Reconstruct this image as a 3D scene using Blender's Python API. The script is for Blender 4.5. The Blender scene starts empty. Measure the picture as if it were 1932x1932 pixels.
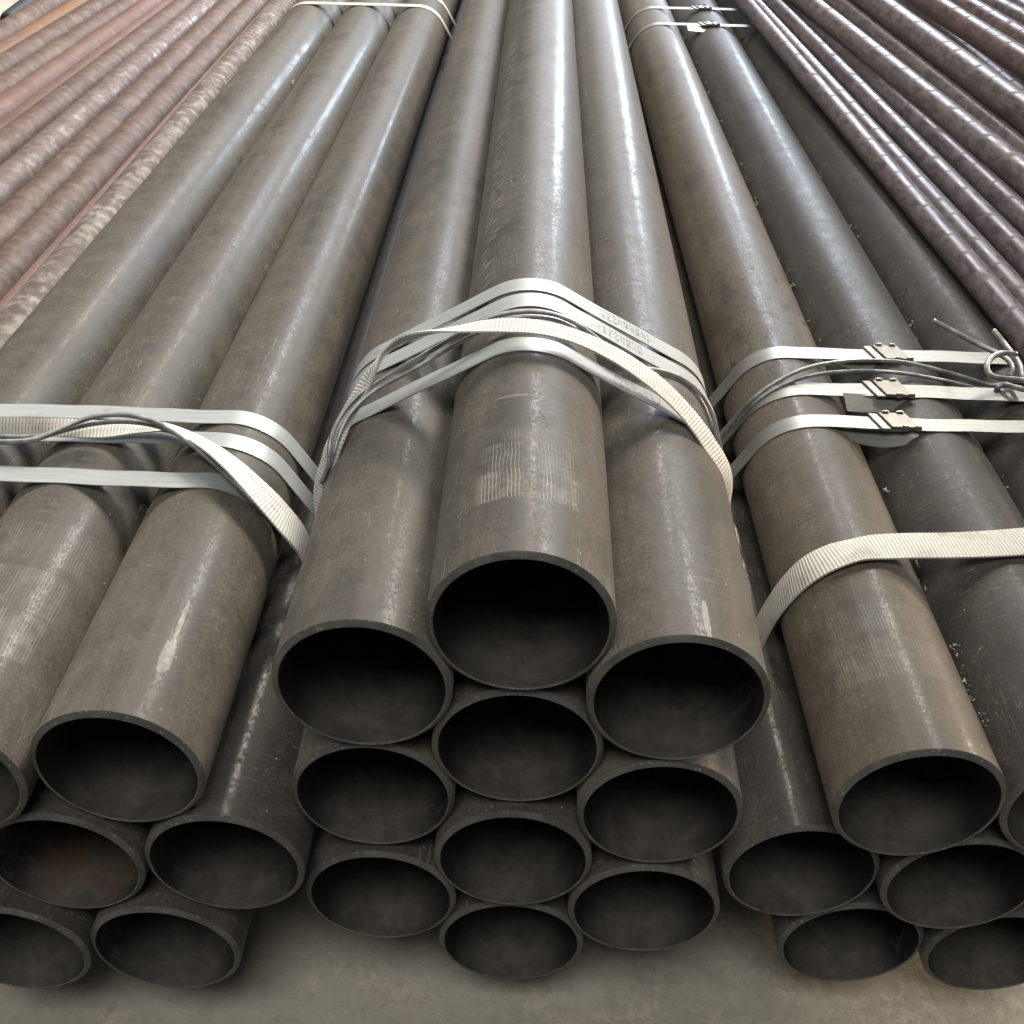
import bpy, bmesh, math, random
import numpy as np
from mathutils import Vector, Matrix
R_ = math.radians
random.seed(7)
SC = bpy.context.scene
COL = SC.collection

# ------------------------------------------------------------------ camera
FPX = 1993.9                                  # focal length in pixels of a 1932 px wide picture
PIT, YAW, ROL = R_(37.653), R_(-0.8362), R_(1.3036)
CAM = np.array([0.0, -0.630, 0.64445])
FW = np.array([math.sin(YAW)*math.cos(PIT), math.cos(YAW)*math.cos(PIT), -math.sin(PIT)])
_rt = np.array([math.cos(YAW), -math.sin(YAW), 0.0]); _up = np.cross(_rt, FW)
RT = _rt*math.cos(ROL)+_up*math.sin(ROL); UP = _up*math.cos(ROL)-_rt*math.sin(ROL)
cd = bpy.data.cameras.new('camera'); co = bpy.data.objects.new('camera', cd); COL.objects.link(co)
cd.sensor_width = 36; cd.lens = 36*FPX/1932; cd.clip_start = 0.02; cd.clip_end = 200
M = Matrix.Identity(4)
for i in range(3):
    M[i][0] = RT[i]; M[i][1] = UP[i]; M[i][2] = -FW[i]; M[i][3] = CAM[i]
co.matrix_world = M
SC.camera = co

# ------------------------------------------------------------------ light and exposure
w = bpy.data.worlds.new('World'); SC.world = w; w.use_nodes = True
w.node_tree.nodes['Background'].inputs[0].default_value = (0.93, 0.97, 1.0, 1)
w.node_tree.nodes['Background'].inputs[1].default_value = 0.075
SC.view_settings.view_transform = 'Standard'; SC.view_settings.look = 'None'
SC.view_settings.exposure = 0.0; SC.view_settings.gamma = 1.0; SC.view_settings.use_curve_mapping = False

def aim(o, loc, to):
    o.location = loc
    o.rotation_euler = (Vector(to)-Vector(loc)).to_track_quat('-Z', 'Y').to_euler()
def area(name, loc, to, sx, sy, power, col, spread=180):
    l = bpy.data.lights.new(name, 'AREA'); l.shape = 'RECTANGLE'; l.size = sx; l.size_y = sy
    l.energy = power; l.color = col; l.spread = R_(spread)
    o = bpy.data.objects.new(name, l); COL.objects.link(o); aim(o, loc, to); return o
def spot_with_edge(name, loc, e1, e2, side, beta, power, col, size, blend):
    """a spot whose cone edge is shaped to fall along the line e1-e2 on the stacks"""
    d1 = (Vector(e1)-Vector(loc)).normalized(); d2 = (Vector(e2)-Vector(loc)).normalized()
    m = (d1+d2).normalized(); n = (d1-d2).normalized(); s = n.cross(m).normalized()
    if s.dot(Vector(side)) < 0: s = -s
    ax = m*math.cos(beta)+s*math.sin(beta)
    l = bpy.data.lights.new(name, 'SPOT'); l.energy = power; l.color = col; l.shadow_soft_size = size
    l.spot_size = 2*math.acos(max(-1, min(1, ax.dot(d1)))); l.spot_blend = blend
    o = bpy.data.objects.new(name, l); COL.objects.link(o)
    aim(o, loc, Vector(loc)+ax); return o
# unseen key spot; cone edge shaped to darken pipes beyond the buckled bundle's first
spot_with_edge('key_spot', (2.25, 5.0, 4.75), (0.45, 0.2, -0.15), (0.42, 3.2, -0.15), (-1, 0, 0), R_(74), 3800, (1.0, 0.95, 0.86), 0.95, 0.02)
# hall lamps beside the stacks and over the aisle in front of them
area('side_lamp', (9.0, 6.0, 2.5), (0.6, 1.5, 0), 1.2, 1.2, 950, (1.0, 0.80, 0.58))
area('roof_light', (-6.5, 6.5, 6.0), (-0.3, 1.2, -0.1), 2.2, 4.5, 220, (0.96, 0.98, 1.0))
area('aisle_lamp', (-0.6, -2.7, 6.4), (0.0, 0.0, -0.3), 4.0, 2.4, 265, (1.0, 0.97, 0.91))
# daylight from the hall's far gate and roof glazing, mirrored in the pipes
area('gate_daylight', (6.6, 26.0, 4.8), (0.3, 2.0, 0), 1.2, 5.0, 2700, (0.72, 0.86, 1.0))
area('roof_glazing', (2.0, 17.0, 8.8), (0.0, 2.0, 0), 3.2, 3.2, 1150, (0.70, 0.74, 1.0))
area('batten_lamp', (-0.65, 5.4, 6.0), (-0.3, 0.3, -0.2), 0.7, 1.6, 130, (1.0, 0.93, 0.80))
area('batten_lamp', (1.0, 9.0, 6.0), (0.0, 1.5, 0), 0.30, 2.0, 330, (1.0, 0.88, 0.64))

# ------------------------------------------------------------------ helpers
def ray(u, v):
    return FW+RT*(u-966)/FPX-UP*(v-966)/FPX
def at(u, v, z):
    """point at height z seen at pixel (u, v) of the 1932 px picture"""
    d = ray(u, v); return CAM+d*((z-CAM[2])/d[2])
def atx(u, v, x):
    d = ray(u, v); return CAM+d*((x-CAM[0])/d[0])
def aty(u, v, y):
    d = ray(u, v); return CAM+d*((y-CAM[1])/d[1])

def props(o, label=None, cat=None, group=None, kind=None):
    if label: o['label'] = label
    if cat: o['category'] = cat
    if group: o['group'] = group
    if kind: o['kind'] = kind
    return o
def mesh_obj(name, verts, faces, mats, parent=None, smooth=True, uvs=None, midx=None):
    me = bpy.data.meshes.new(name); me.from_pydata([tuple(v) for v in verts], [], faces)
    for m in (mats if isinstance(mats, (list, tuple)) else [mats]): me.materials.append(m)
    if midx is not None: me.polygons.foreach_set('material_index', midx)
    if smooth: me.polygons.foreach_set('use_smooth', [True]*len(me.polygons))
    if uvs is not None:
        uv = me.uv_layers.new(name='UVMap')
        flat = []
        for p in me.polygons:
            for k, vi in enumerate(p.vertices): flat += list(uvs[vi])
        uv.data.foreach_set('uv', flat)
    me.update()
    o = bpy.data.objects.new(name, me); COL.objects.link(o)
    if parent: o.parent = parent
    return o
def link_obj(name, me, loc=(0, 0, 0), parent=None):
    o = bpy.data.objects.new(name, me); COL.objects.link(o); o.location = loc
    if parent: o.parent = parent
    return o
def empty(name, loc=(0, 0, 0)):
    o = bpy.data.objects.new(name, None); o.empty_display_size = 0.05; o.location = loc; COL.objects.link(o); return o

def catmull(P, n=10):
    P = np.array(P, float); Q = np.vstack([2*P[0]-P[1], P, 2*P[-1]-P[-2]]); out = []
    for i in range(1, len(Q)-2):
        p0, p1, p2, p3 = Q[i-1], Q[i], Q[i+1], Q[i+2]
        for k in range(n):
            t = k/n
            out.append(0.5*((2*p1)+(-p0+p2)*t+(2*p0-5*p1+4*p2-p3)*t*t+(-p0+3*p1-3*p2+p3)*t**3))
    out.append(P[-1]); return np.array(out)
def resample(P, step, closed=False):
    P = np.array(P, float)
    if closed: P = np.vstack([P, P[0]])
    s = np.concatenate([[0], np.cumsum(np.linalg.norm(np.diff(P[:, :3], axis=0), axis=1))])
    n = max(2, int(s[-1]/step)); t = np.linspace(0, s[-1], n+1)
    if closed: t = t[:-1]
    return np.stack([np.interp(t, s, P[:, k]) for k in range(P.shape[1])], -1)
def unit(v):
    return v/np.maximum(np.linalg.norm(v, axis=-1, keepdims=True), 1e-9)

def tube_mesh(name, path, r, mat, parent=None, segs=10, caps=True, rvar=None):
    P = np.array(path, float); N = len(P)
    T = unit(np.gradient(P, axis=0)); n = np.cross(T[0], [0.13, 0.21, 0.97]); n /= np.linalg.norm(n)
    V = []; F = []
    for i in range(N):
        n = n-T[i]*np.dot(n, T[i]); n /= np.linalg.norm(n); b = np.cross(T[i], n)
        rr = r*(rvar[i] if rvar is not None else 1)
        for k in range(segs):
            a = 2*math.pi*k/segs; V.append(P[i]+rr*(math.cos(a)*n+math.sin(a)*b))
    for i in range(N-1):
        for k in range(segs):
            a, b2 = i*segs+k, i*segs+(k+1) % segs
            F.append((a, b2, b2+segs, a+segs))
    if caps:
        F.append(tuple(range(segs-1, -1, -1))); F.append(tuple((N-1)*segs+k for k in range(segs)))
    return mesh_obj(name, V, F, mat, parent)

def ribbon(name, path, normals, width, thick, mat, parent=None, closed=False, rib=0.0, across=1, u0=0.0):
    """flat band along path; normals = outward face direction; UV u = metres along, v = 0..1 across"""
    P = np.array(path, float); N = len(P)
    if closed: T = unit(np.roll(P, -1, 0)-np.roll(P, 1, 0))
    else: T = unit(np.gradient(P, axis=0))
    nn = np.array(normals, float); nn = unit(nn-T*np.sum(nn*T, -1, keepdims=True)); B = np.cross(nn, T)
    wd = np.broadcast_to(np.array(width, float), (N,))
    s = np.concatenate([[0], np.cumsum(np.linalg.norm(np.diff(P, axis=0), axis=1))])+u0
    V = []; U = []; F = []; A = across+1
    for i in range(N):
        th = thick/2*(1+(rib*(0.5-0.5*math.cos(2*math.pi*s[i]/0.0042)) if rib else 0))
        for sgn in (1, -1):
            for j in range(A):
                q = j/across-0.5
                e = 1.0 if 0 < j < across or across == 1 else 0.55
                V.append(P[i]+B[i]*wd[i]*q+nn[i]*th*sgn*e); U.append((s[i], j/across))
    K = 2*A; M_ = N if closed else N-1
    for i in range(M_):
        a = i*K; b = ((i+1) % N)*K
        for j in range(across):
            F.append((a+j, a+j+1, b+j+1, b+j)); F.append((b+A+j, b+A+j+1, a+A+j+1, a+A+j))
        F.append((a+A, a, b, b+A)); F.append((a+across, a+A+across, b+A+across, b+across))
    if not closed:
        for a, rev in ((0, False), ((N-1)*K, True)):
            loop = [a+j for j in range(A)]+[a+A+j for j in range(across, -1, -1)]
            F.append(tuple(loop if rev else loop[::-1]))
    o = mesh_obj(name, V, F, mat, parent, smooth=True, uvs=U)
    try:
        o.data.set_sharp_from_angle(angle=R_(50))
    except Exception: pass
    return o

def hull_loop(centres, rad, step=0.006):
    """tight belt round a set of circles in the x-z plane, returned clockwise from the top"""
    pts = []
    for (x, z) in centres:
        for k in range(120):
            a = 2*math.pi*k/120; pts.append((x+rad*math.cos(a), z+rad*math.sin(a)))
    pts = sorted(set(pts))
    def half(ps):
        h = []
        for p in ps:
            while len(h) > 1 and (h[-1][0]-h[-2][0])*(p[1]-h[-2][1])-(h[-1][1]-h[-2][1])*(p[0]-h[-2][0]) <= 0: h.pop()
            h.append(p)
        return h
    lo = half(pts); hi = half(pts[::-1]); H = lo[:-1]+hi[:-1]
    H = resample(np.array(H), step, True)
    return H

# ------------------------------------------------------------------ materials
class NT:
    def __init__(s, name):
        s.m = bpy.data.materials.new(name); s.m.use_nodes = True; s.t = s.m.node_tree
        s.b = s.t.nodes['Principled BSDF']; s.N = s.t.nodes; s.L = s.t.links
    def n(s, typ, **kw):
        x = s.N.new(typ)
        for k, v in kw.items(): setattr(x, k, v)
        return x
    def val(s, x, i, v):
        if isinstance(v, bpy.types.NodeSocket): s.L.new(v, x.inputs[i])
        else: x.inputs[i].default_value = v
    def math(s, op, a, b=0.0, c=0.0, clamp=False):
        x = s.n('ShaderNodeMath', operation=op); x.use_clamp = clamp
        s.val(x, 0, a); s.val(x, 1, b)
        if op in ('MULTIPLY_ADD', 'SMOOTH_MIN', 'COMPARE'): s.val(x, 2, c)
        return x.outputs[0]
    def vmul(s, v, f):
        x = s.n('ShaderNodeVectorMath', operation='MULTIPLY'); s.val(x, 0, v); x.inputs[1].default_value = f; return x.outputs[0]
    def noise(s, v, scale, detail=2, rough=0.5, dist=0.0, w=None):
        x = s.n('ShaderNodeTexNoise'); x.noise_dimensions = '4D' if w is not None else '3D'
        s.val(x, 'Vector', v); x.inputs['Scale'].default_value = scale; x.inputs['Detail'].default_value = detail
        x.inputs['Roughness'].default_value = rough; x.inputs['Distortion'].default_value = dist
        if w is not None: s.val(x, 'W', w)
        return x.outputs[0]
    def ramp(s, v, a, b, va=0.0, vb=1.0, smooth=True):
        x = s.n('ShaderNodeMapRange'); x.interpolation_type = 'SMOOTHSTEP' if smooth else 'LINEAR'
        s.val(x, 0, v); x.inputs[1].default_value = a; x.inputs[2].default_value = b
        x.inputs[3].default_value = va; x.inputs[4].default_value = vb; return x.outputs[0]
    def mix(s, f, a, b, blend='MIX'):
        x = s.n('ShaderNodeMix'); x.data_type = 'RGBA'; x.blend_type = blend
        s.val(x, 0, f)
        for i, c in ((6, a), (7, b)):
            if isinstance(c, bpy.types.NodeSocket): s.L.new(c, x.inputs[i])
            else: x.inputs[i].default_value = (*c, 1)
        return x.outputs[2]
    def mixf(s, f, a, b):
        x = s.n('ShaderNodeMix'); x.data_type = 'FLOAT'; s.val(x, 0, f); s.val(x, 2, a); s.val(x, 3, b); return x.outputs[0]
    def obj(s): return s.n('ShaderNodeTexCoord').outputs['Object']
    def uv(s): return s.n('ShaderNodeTexCoord').outputs['UV']
    def rnd(s): return s.n('ShaderNodeObjectInfo').outputs['Random']
    def sep(s, v):
        x = s.n('ShaderNodeSeparateXYZ'); s.L.new(v, x.inputs[0]); return x.outputs
    def comb(s, a, b, c):
        x = s.n('ShaderNodeCombineXYZ'); s.val(x, 0, a); s.val(x, 1, b); s.val(x, 2, c); return x.outputs[0]
    def bump(s, h, strength, dist=0.001):
        x = s.n('ShaderNodeBump'); x.inputs['Strength'].default_value = strength; x.inputs['Distance'].default_value = dist
        s.L.new(h, x.inputs['Height']); s.L.new(x.outputs[0], s.b.inputs['Normal'])
    def out(s, col=None, rough=None, metal=None, spec=None):
        for k, v in (('Base Color', col), ('Roughness', rough), ('Metallic', metal), ('Specular IOR Level', spec)):
            if v is None: continue
            if isinstance(v, bpy.types.NodeSocket): s.L.new(v, s.b.inputs[k])
            elif k == 'Base Color': s.b.inputs[k].default_value = (*v, 1)
            else: s.b.inputs[k].default_value = v
        return s.m

def band(t, v, a, b, soft):
    return t.math('MULTIPLY', t.ramp(v, a-soft, a+soft), t.ramp(v, b-soft, b+soft, 1.0, 0.0))

def pipe_steel(name, dark=(0.054, 0.049, 0.041), dust=(0.155, 0.139, 0.113), rough=0.34, scuffs=(), flecks=0.0, dusty=0.5, marks=(), hatch=None, coat=0.15):
    """dark mill-varnished steel with a dusty film, hairline scratches and webbing scuffs.
    scuffs: (y0, y1, angle0, angle1, strength) in metres along the pipe / degrees from the top"""
    t = NT(name); P = t.obj(); r = t.math('MULTIPLY', t.rnd(), 37.0); s = t.sep(P)
    long_ = t.noise(t.vmul(P, (14, 0.7, 14)), 1.6, 4, 0.6, 0.1, r)
    fine = t.noise(t.vmul(P, (1, 0.7, 1)), 330, 3, 0.65, 0.0, r)
    curl = t.noise(P, 150, 4, 0.7, 2.2, r)
    blot = t.noise(P, 24, 5, 0.65, 0.3, r)
    film = t.math('ADD', t.math('MULTIPLY', t.ramp(long_, 0.28, 0.72), 0.55), t.math('MULTIPLY', t.ramp(blot, 0.3, 0.7), 0.45))
    film = t.math('MULTIPLY_ADD', film, 0.75, dusty-0.35, True)
    film = t.math('ADD', film, t.math('MULTIPLY', t.math('SUBTRACT', fine, 0.5), 1.5), clamp=True)
    col = t.mix(film, dark, dust)
    # lint-like pale curls and grains
    lint = t.math('MULTIPLY', t.ramp(curl, 0.57, 0.70), t.ramp(blot, 0.36, 0.60))
    col = t.mix(t.math('MULTIPLY', lint, 0.7), col, (0.27, 0.25, 0.21))
    vor = t.n('ShaderNodeTexVoronoi'); vor.inputs['Scale'].default_value = 62; t.L.new(t.vmul(P, (1, 0.8, 1)), vor.inputs['Vector'])
    vr = t.n('ShaderNodeSeparateColor'); t.L.new(vor.outputs['Color'], vr.inputs[0])
    chip = t.math('MULTIPLY', t.ramp(vor.outputs['Distance'], 0.09, 0.05), t.ramp(vr.outputs[0], 0.72, 0.73))
    col = t.mix(t.math('MULTIPLY', chip, 0.75), col, (0.42, 0.40, 0.36))
    # hairline scratches running mostly round the pipe
    hair = t.noise(t.vmul(P, (14, 120, 14)), 1.0, 2, 0.5, 0.5, r)
    hair = t.math('MULTIPLY', t.ramp(t.math('ABSOLUTE', t.math('SUBTRACT', hair, 0.5)), 0.006, 0.001), t.ramp(t.noise(P, 9, 1, 0.5, 0, r), 0.50, 0.60))
    col = t.mix(t.math('MULTIPLY', hair, 0.5), col, (0.33, 0.31, 0.27))
    drag = t.noise(t.vmul(P, (110, 9, 110)), 1.0, 2, 0.5, 0.4, r)            # drag scratches along the pipe
    drag = t.math('MULTIPLY', t.ramp(t.math('ABSOLUTE', t.math('SUBTRACT', drag, 0.5)), 0.008, 0.001), t.ramp(t.noise(P, 6, 2, 0.5, 0, r), 0.52, 0.62))
    col = t.mix(t.math('MULTIPLY', drag, 0.4), col, (0.34, 0.32, 0.28))
    stain = t.ramp(t.noise(t.vmul(P, (1, 0.6, 1)), 8, 4, 0.65, 0.5, r), 0.55, 0.68)
    col = t.mix(t.math('MULTIPLY', stain, 0.45), col, tuple(c*0.8 for c in dark))
    rgh = t.math('MULTIPLY_ADD', film, 0.20, rough-0.04)
    rgh = t.math('ADD', rgh, t.math('MULTIPLY', t.math('SUBTRACT', t.noise(P, 60, 3, 0.6, 0, r), 0.5), 0.12))
    ang = t.math('MULTIPLY', t.math('ARCTAN2', s[0], s[2]), 57.2958)
    for (y0, y1, a0, a1, st) in scuffs:
        msk = t.math('MULTIPLY', band(t, s[1], y0, y1, 0.0015), band(t, ang, a0, a1, 4.0))
        wob = t.math('ADD', ang, t.math('MULTIPLY', t.noise(t.vmul(P, (1, 1, 1)), 25, 2), 3.0))
        wob = t.math('ADD', wob, t.math('MULTIPLY', s[1], 22.0))
        wave = t.math('ABSOLUTE', t.math('SINE', t.math('MULTIPLY', wob, 1.28)))
        ln = t.ramp(wave, 0.34, 0.10)
        sel = t.ramp(t.noise(t.comb(t.math('MULTIPLY', ang, 0.11), 3.1*y0, 0.0), 1.0, 1), 0.40, 0.66)
        ln = t.math('MULTIPLY', ln, t.math('MULTIPLY_ADD', sel, 0.85, 0.15))
        hz = t.math('MULTIPLY', t.ramp(t.noise(P, 60, 3, 0.7), 0.35, 0.75), 0.28)
        ln = t.math('MULTIPLY', t.math('MULTIPLY', t.math('ADD', ln, hz), msk), st, clamp=True)
        col = t.mix(ln, col, (0.46, 0.44, 0.39))
    for (my, ma, ly, la, mc, ms) in marks:     # single smears, chips and scratches
        ey = t.math('DIVIDE', t.math('SUBTRACT', s[1], my), ly); ea = t.math('DIVIDE', t.math('SUBTRACT', ang, ma), la)
        q = t.math('ADD', t.math('MULTIPLY', ey, ey), t.math('MULTIPLY', ea, ea))
        q = t.math('ADD', q, t.math('MULTIPLY', t.math('SUBTRACT', t.noise(P, 160, 2), 0.5), 1.1))
        col = t.mix(t.math('MULTIPLY', t.ramp(q, 1.0, 0.7), ms), col, mc)
    if hatch:
        y0, y1, a0, a1, st = hatch
        msk = t.math('MULTIPLY', band(t, s[1], y0, y1, 0.08), band(t, ang, a0, a1, 5.0))
        ph = t.math('ADD', t.math('MULTIPLY', s[1], 330.0), t.math('MULTIPLY', ang, -0.22))
        ph = t.math('ADD', ph, t.math('MULTIPLY', t.noise(P, 30, 2), 9.0))
        ln = t.math('MULTIPLY', t.ramp(t.math('SINE', ph), 0.35, 0.9), t.ramp(t.noise(P, 35, 3, 0.6), 0.40, 0.60))
        col = t.mix(t.math('MULTIPLY', t.math('MULTIPLY', ln, msk), st), col, (0.42, 0.40, 0.35))
    if flecks:
        fl = t.noise(t.vmul(P, (1, 0.55, 1)), 95, 2, 0.5, 0.8, r)
        zone = t.ramp(t.math('ABSOLUTE', t.math('SUBTRACT', s[1], 0.95)), 0.42, 0.10)
        fl = t.math('MULTIPLY', t.ramp(fl, 0.60, 0.66), t.math('MULTIPLY', zone, flecks))
        col = t.mix(fl, col, (0.045, 0.040, 0.036))
    t.bump(t.math('ADD', fine, t.math('MULTIPLY', curl, 0.8)), 0.12, 0.0007)
    t.b.inputs['Diffuse Roughness'].default_value = 1.0
    cb = t.n('ShaderNodeBump'); cb.inputs['Strength'].default_value = 0.07; cb.inputs['Distance'].default_value = 0.0007
    t.L.new(t.math('ADD', fine, t.math('MULTIPLY', curl, 0.8)), cb.inputs['Height']); t.L.new(cb.outputs[0], t.b.inputs['Coat Normal'])
    t.val(t.b, 'Coat Weight', t.math('MULTIPLY', t.ramp(t.math('ADD', fine, t.math('MULTIPLY', blot, 0.5)), 0.95, 0.55), coat))
    t.b.inputs['Coat IOR'].default_value = 1.28
    t.val(t.b, 'Coat Roughness', t.math('MULTIPLY_ADD', film, 0.12, rough-0.20))
    return t.out(col, t.math('ADD', rgh, 0.18), 0.0, 0.18)

def rim_steel():
    t = NT('machined_rim_steel'); P = t.obj(); r = t.math('MULTIPLY', t.rnd(), 11.0)
    a = t.noise(P, 30, 3, 0.6, 0, r); f = t.noise(P, 420, 2, 0.6, 0, r)
    col = t.mix(t.ramp(a, 0.3, 0.7), (0.070, 0.070, 0.067), (0.120, 0.118, 0.110))
    col = t.mix(t.math('MULTIPLY', t.ramp(f, 0.60, 0.72), 0.7), col, (0.40, 0.39, 0.36))
    t.bump(f, 0.12, 0.0004)
    return t.out(col, 0.44, 0.15, 0.35)
def bore_steel(name='pipe_bore_steel', rust=0.0):
    t = NT(name); P = t.obj(); r = t.math('MULTIPLY', t.rnd(), 23.0); s = t.sep(P)
    a = t.noise(P, 20, 4, 0.65, 0.8, r); f = t.noise(P, 260, 3, 0.6, 0, r)
    # mill scale that has flaked into pale grey patches along the floor of the bore
    patch = t.math('MULTIPLY', t.ramp(t.noise(t.vmul(P, (1, 1.6, 1)), 42, 4, 0.7, 0.5, r), 0.50, 0.60), t.ramp(t.noise(P, 7, 1, 0.5, 0, r), 0.46, 0.58))
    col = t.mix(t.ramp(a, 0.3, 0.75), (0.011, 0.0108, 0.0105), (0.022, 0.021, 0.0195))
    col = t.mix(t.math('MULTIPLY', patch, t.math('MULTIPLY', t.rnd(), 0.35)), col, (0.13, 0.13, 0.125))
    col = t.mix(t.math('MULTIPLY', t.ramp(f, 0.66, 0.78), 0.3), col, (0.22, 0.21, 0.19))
    lit_dust = t.math('MULTIPLY', t.ramp(s[2], -0.030, -0.076), t.ramp(t.noise(P, 38, 4, 0.7, 0.4, r), 0.25, 0.75, 0.35, 1.0))  # bore floor paler: dust, plus light from the mouth painted in
    col = t.mix(t.math('MULTIPLY', lit_dust, 0.7), col, (0.125, 0.116, 0.100))
    if rust:
        z = t.math('MULTIPLY', band(t, s[1], 0.015, 0.17, 0.03), t.ramp(s[2], -0.045, -0.062))
        z = t.math('MULTIPLY', z, t.ramp(t.noise(P, 40, 5, 0.75), 0.36, 0.62))
        col = t.mix(t.math('MULTIPLY', z, rust), col, (0.098, 0.062, 0.042))
    t.bump(t.math('ADD', f, a), 0.15, 0.0008)
    return t.out(col, 0.55, 0.0, 0.4)

def mottled_tube(name, base, scale, pale, amount, orange=0.0, gloss=0.50):
    t = NT(name); P = t.obj(); r = t.math('MULTIPLY', t.rnd(), 51.0); s = t.sep(P)
    n1 = t.noise(t.vmul(P, (1, 0.9, 1)), 44, 5, 0.66, 0.35, r)
    n2 = t.noise(P, 6, 2, 0.5, 0, r); n3 = t.noise(P, 210, 3, 0.6, 0, r)
    # rolling marks that wrap round the tube at a slant
    ang = t.math('ARCTAN2', s[0], s[2])
    hel = t.math('ADD', t.math('MULTIPLY', s[1], 190.0), t.math('MULTIPLY', ang, 1.0))
    hel = t.math('ADD', hel, t.math('MULTIPLY', t.noise(P, 16, 2, 0.5, 0, r), 7.0))
    ring = t.math('SINE', hel)
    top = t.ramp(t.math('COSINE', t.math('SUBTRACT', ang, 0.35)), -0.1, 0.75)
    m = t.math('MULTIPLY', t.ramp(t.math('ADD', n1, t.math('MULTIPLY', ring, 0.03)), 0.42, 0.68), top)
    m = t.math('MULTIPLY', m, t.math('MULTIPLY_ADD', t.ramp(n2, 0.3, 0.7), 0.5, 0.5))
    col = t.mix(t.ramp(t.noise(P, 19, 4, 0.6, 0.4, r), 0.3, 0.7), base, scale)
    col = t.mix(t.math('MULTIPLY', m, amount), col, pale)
    dk = t.math('MULTIPLY', t.ramp(n1, 0.42, 0.30), 0.5)
    col = t.mix(dk, col, (0.10, 0.075, 0.066))
    if orange:
        st = t.math('MULTIPLY', band(t, t.math('MULTIPLY', ang, 57.3), 2, 60, 16), t.ramp(t.noise(t.vmul(P, (20, 2, 20)), 1.2, 3), 0.3, 0.6))
        col = t.mix(t.math('MULTIPLY', st, orange), col, (0.21, 0.105, 0.036))
    col = t.mix(t.math('MULTIPLY', t.ramp(n3, 0.62, 0.75), 0.35), col, pale)
    t.bump(t.math('ADD', n1, t.math('MULTIPLY', ring, 0.12)), 0.18, 0.0012)
    return t.out(col, t.mixf(m, 0.62, gloss), 0.0, 0.18)

def ringed_tube(name, base, hi, dusty):
    t = NT(name); P = t.obj(); rr = t.rnd(); r = t.math('MULTIPLY', rr, 51.0); s = t.sep(P)
    ang = t.math('ARCTAN2', s[0], s[2])
    ph = t.math('ADD', t.math('MULTIPLY', s[1], 10.4), t.math('MULTIPLY', ang, 0.10))
    ph = t.math('ADD', ph, t.math('MULTIPLY', rr, 5.0))
    ph = t.math('ADD', ph, t.math('MULTIPLY', t.noise(P, 7, 2, 0.5, 0, r), 1.9))
    fr = t.math('FRACT', ph)
    ring = t.math('MULTIPLY', t.ramp(fr, 0.0, 0.05), t.ramp(fr, 0.10, 0.17, 1.0, 0.0))
    n1 = t.noise(t.vmul(P, (1.6, 0.7, 1.6)), 40, 5, 0.65, 0.8, r); n2 = t.noise(P, 260, 3, 0.6, 0, r)
    lon = t.noise(t.vmul(P, (60, 2.5, 60)), 1.5, 3, 0.6, 0.2, r)
    col = t.mix(t.ramp(n1, 0.38, 0.62), tuple(c*0.95 for c in base), tuple(c*1.1 for c in hi))
    col = t.mix(t.math('MULTIPLY', t.ramp(lon, 0.52, 0.68), 0.5), col, (0.055, 0.047, 0.047))
    col = t.mix(t.math('MULTIPLY', ring, t.math('MULTIPLY_ADD', n1, 0.6, -0.12)), col, dusty)
    col = t.mix(t.math('MULTIPLY', t.ramp(n2, 0.62, 0.76), 0.3), col, dusty)
    rgh = t.math('ADD', t.math('MULTIPLY_ADD', n1, 0.55, 0.12), t.math('MULTIPLY', ring, 0.24))
    t.bump(t.math('ADD', t.math('MULTIPLY', ring, 0.4), t.math('MULTIPLY', n1, 0.25)), 0.12, 0.0012)
    t.b.inputs['Diffuse Roughness'].default_value = 1.0
    return t.out(col, rgh, 0.0, 0.19)

def strap_steel(name, col_a, col_b, metal, rough, prints=()):
    t = NT(name); U = t.uv(); s = t.sep(U); P = t.obj()
    st = t.noise(t.comb(t.math('MULTIPLY', s[0], 6.0), t.math('MULTIPLY', s[1], 10.0), 0.0), 2.0, 4, 0.6, 0.2)
    bl = t.noise(P, 28, 3, 0.6); f = t.noise(P, 500, 2, 0.5)
    col = t.mix(t.ramp(st, 0.3, 0.7), col_a, col_b)
    col = t.mix(t.math('MULTIPLY', t.ramp(bl, 0.58, 0.74), 0.4), col, tuple(c*0.62 for c in col_a))
    for (u0, u1, v0, v1, k) in prints:          # smudged ink stamping
        msk = t.math('MULTIPLY', band(t, s[0], u0, u1, 0.002), band(t, s[1], v0, v1, 0.05))
        cx = t.math('FRACT', t.math('MULTIPLY', s[0], 118.0))
        cell = t.math('FLOOR', t.math('MULTIPLY', s[0], 118.0))
        g = t.n('ShaderNodeTexNoise'); g.noise_dimensions = '3D'
        t.L.new(t.comb(t.math('MULTIPLY', cx, 1.5), t.math('MULTIPLY', s[1], 5.0), t.math('MULTIPLY', cell, 3.7)), g.inputs['Vector'])
        g.inputs['Scale'].default_value = 1.4; g.inputs['Detail'].default_value = 1
        ink = t.ramp(t.math('ABSOLUTE', t.math('SUBTRACT', g.outputs[0], 0.5)), 0.10, 0.045)
        ink = t.math('MULTIPLY', ink, band(t, cx, 0.10, 0.86, 0.06))
        ink = t.math('MULTIPLY', ink, t.ramp(t.noise(P, 140, 2, 0.6), 0.34, 0.52))
        col = t.mix(t.math('MULTIPLY', t.math('MULTIPLY', ink, msk), k), col, (0.045, 0.042, 0.038))
    t.bump(t.math('ADD', st, f), 0.06, 0.0005)
    return t.out(col, t.math('MULTIPLY_ADD', st, 0.16, rough-0.06), metal, 0.5)

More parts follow.
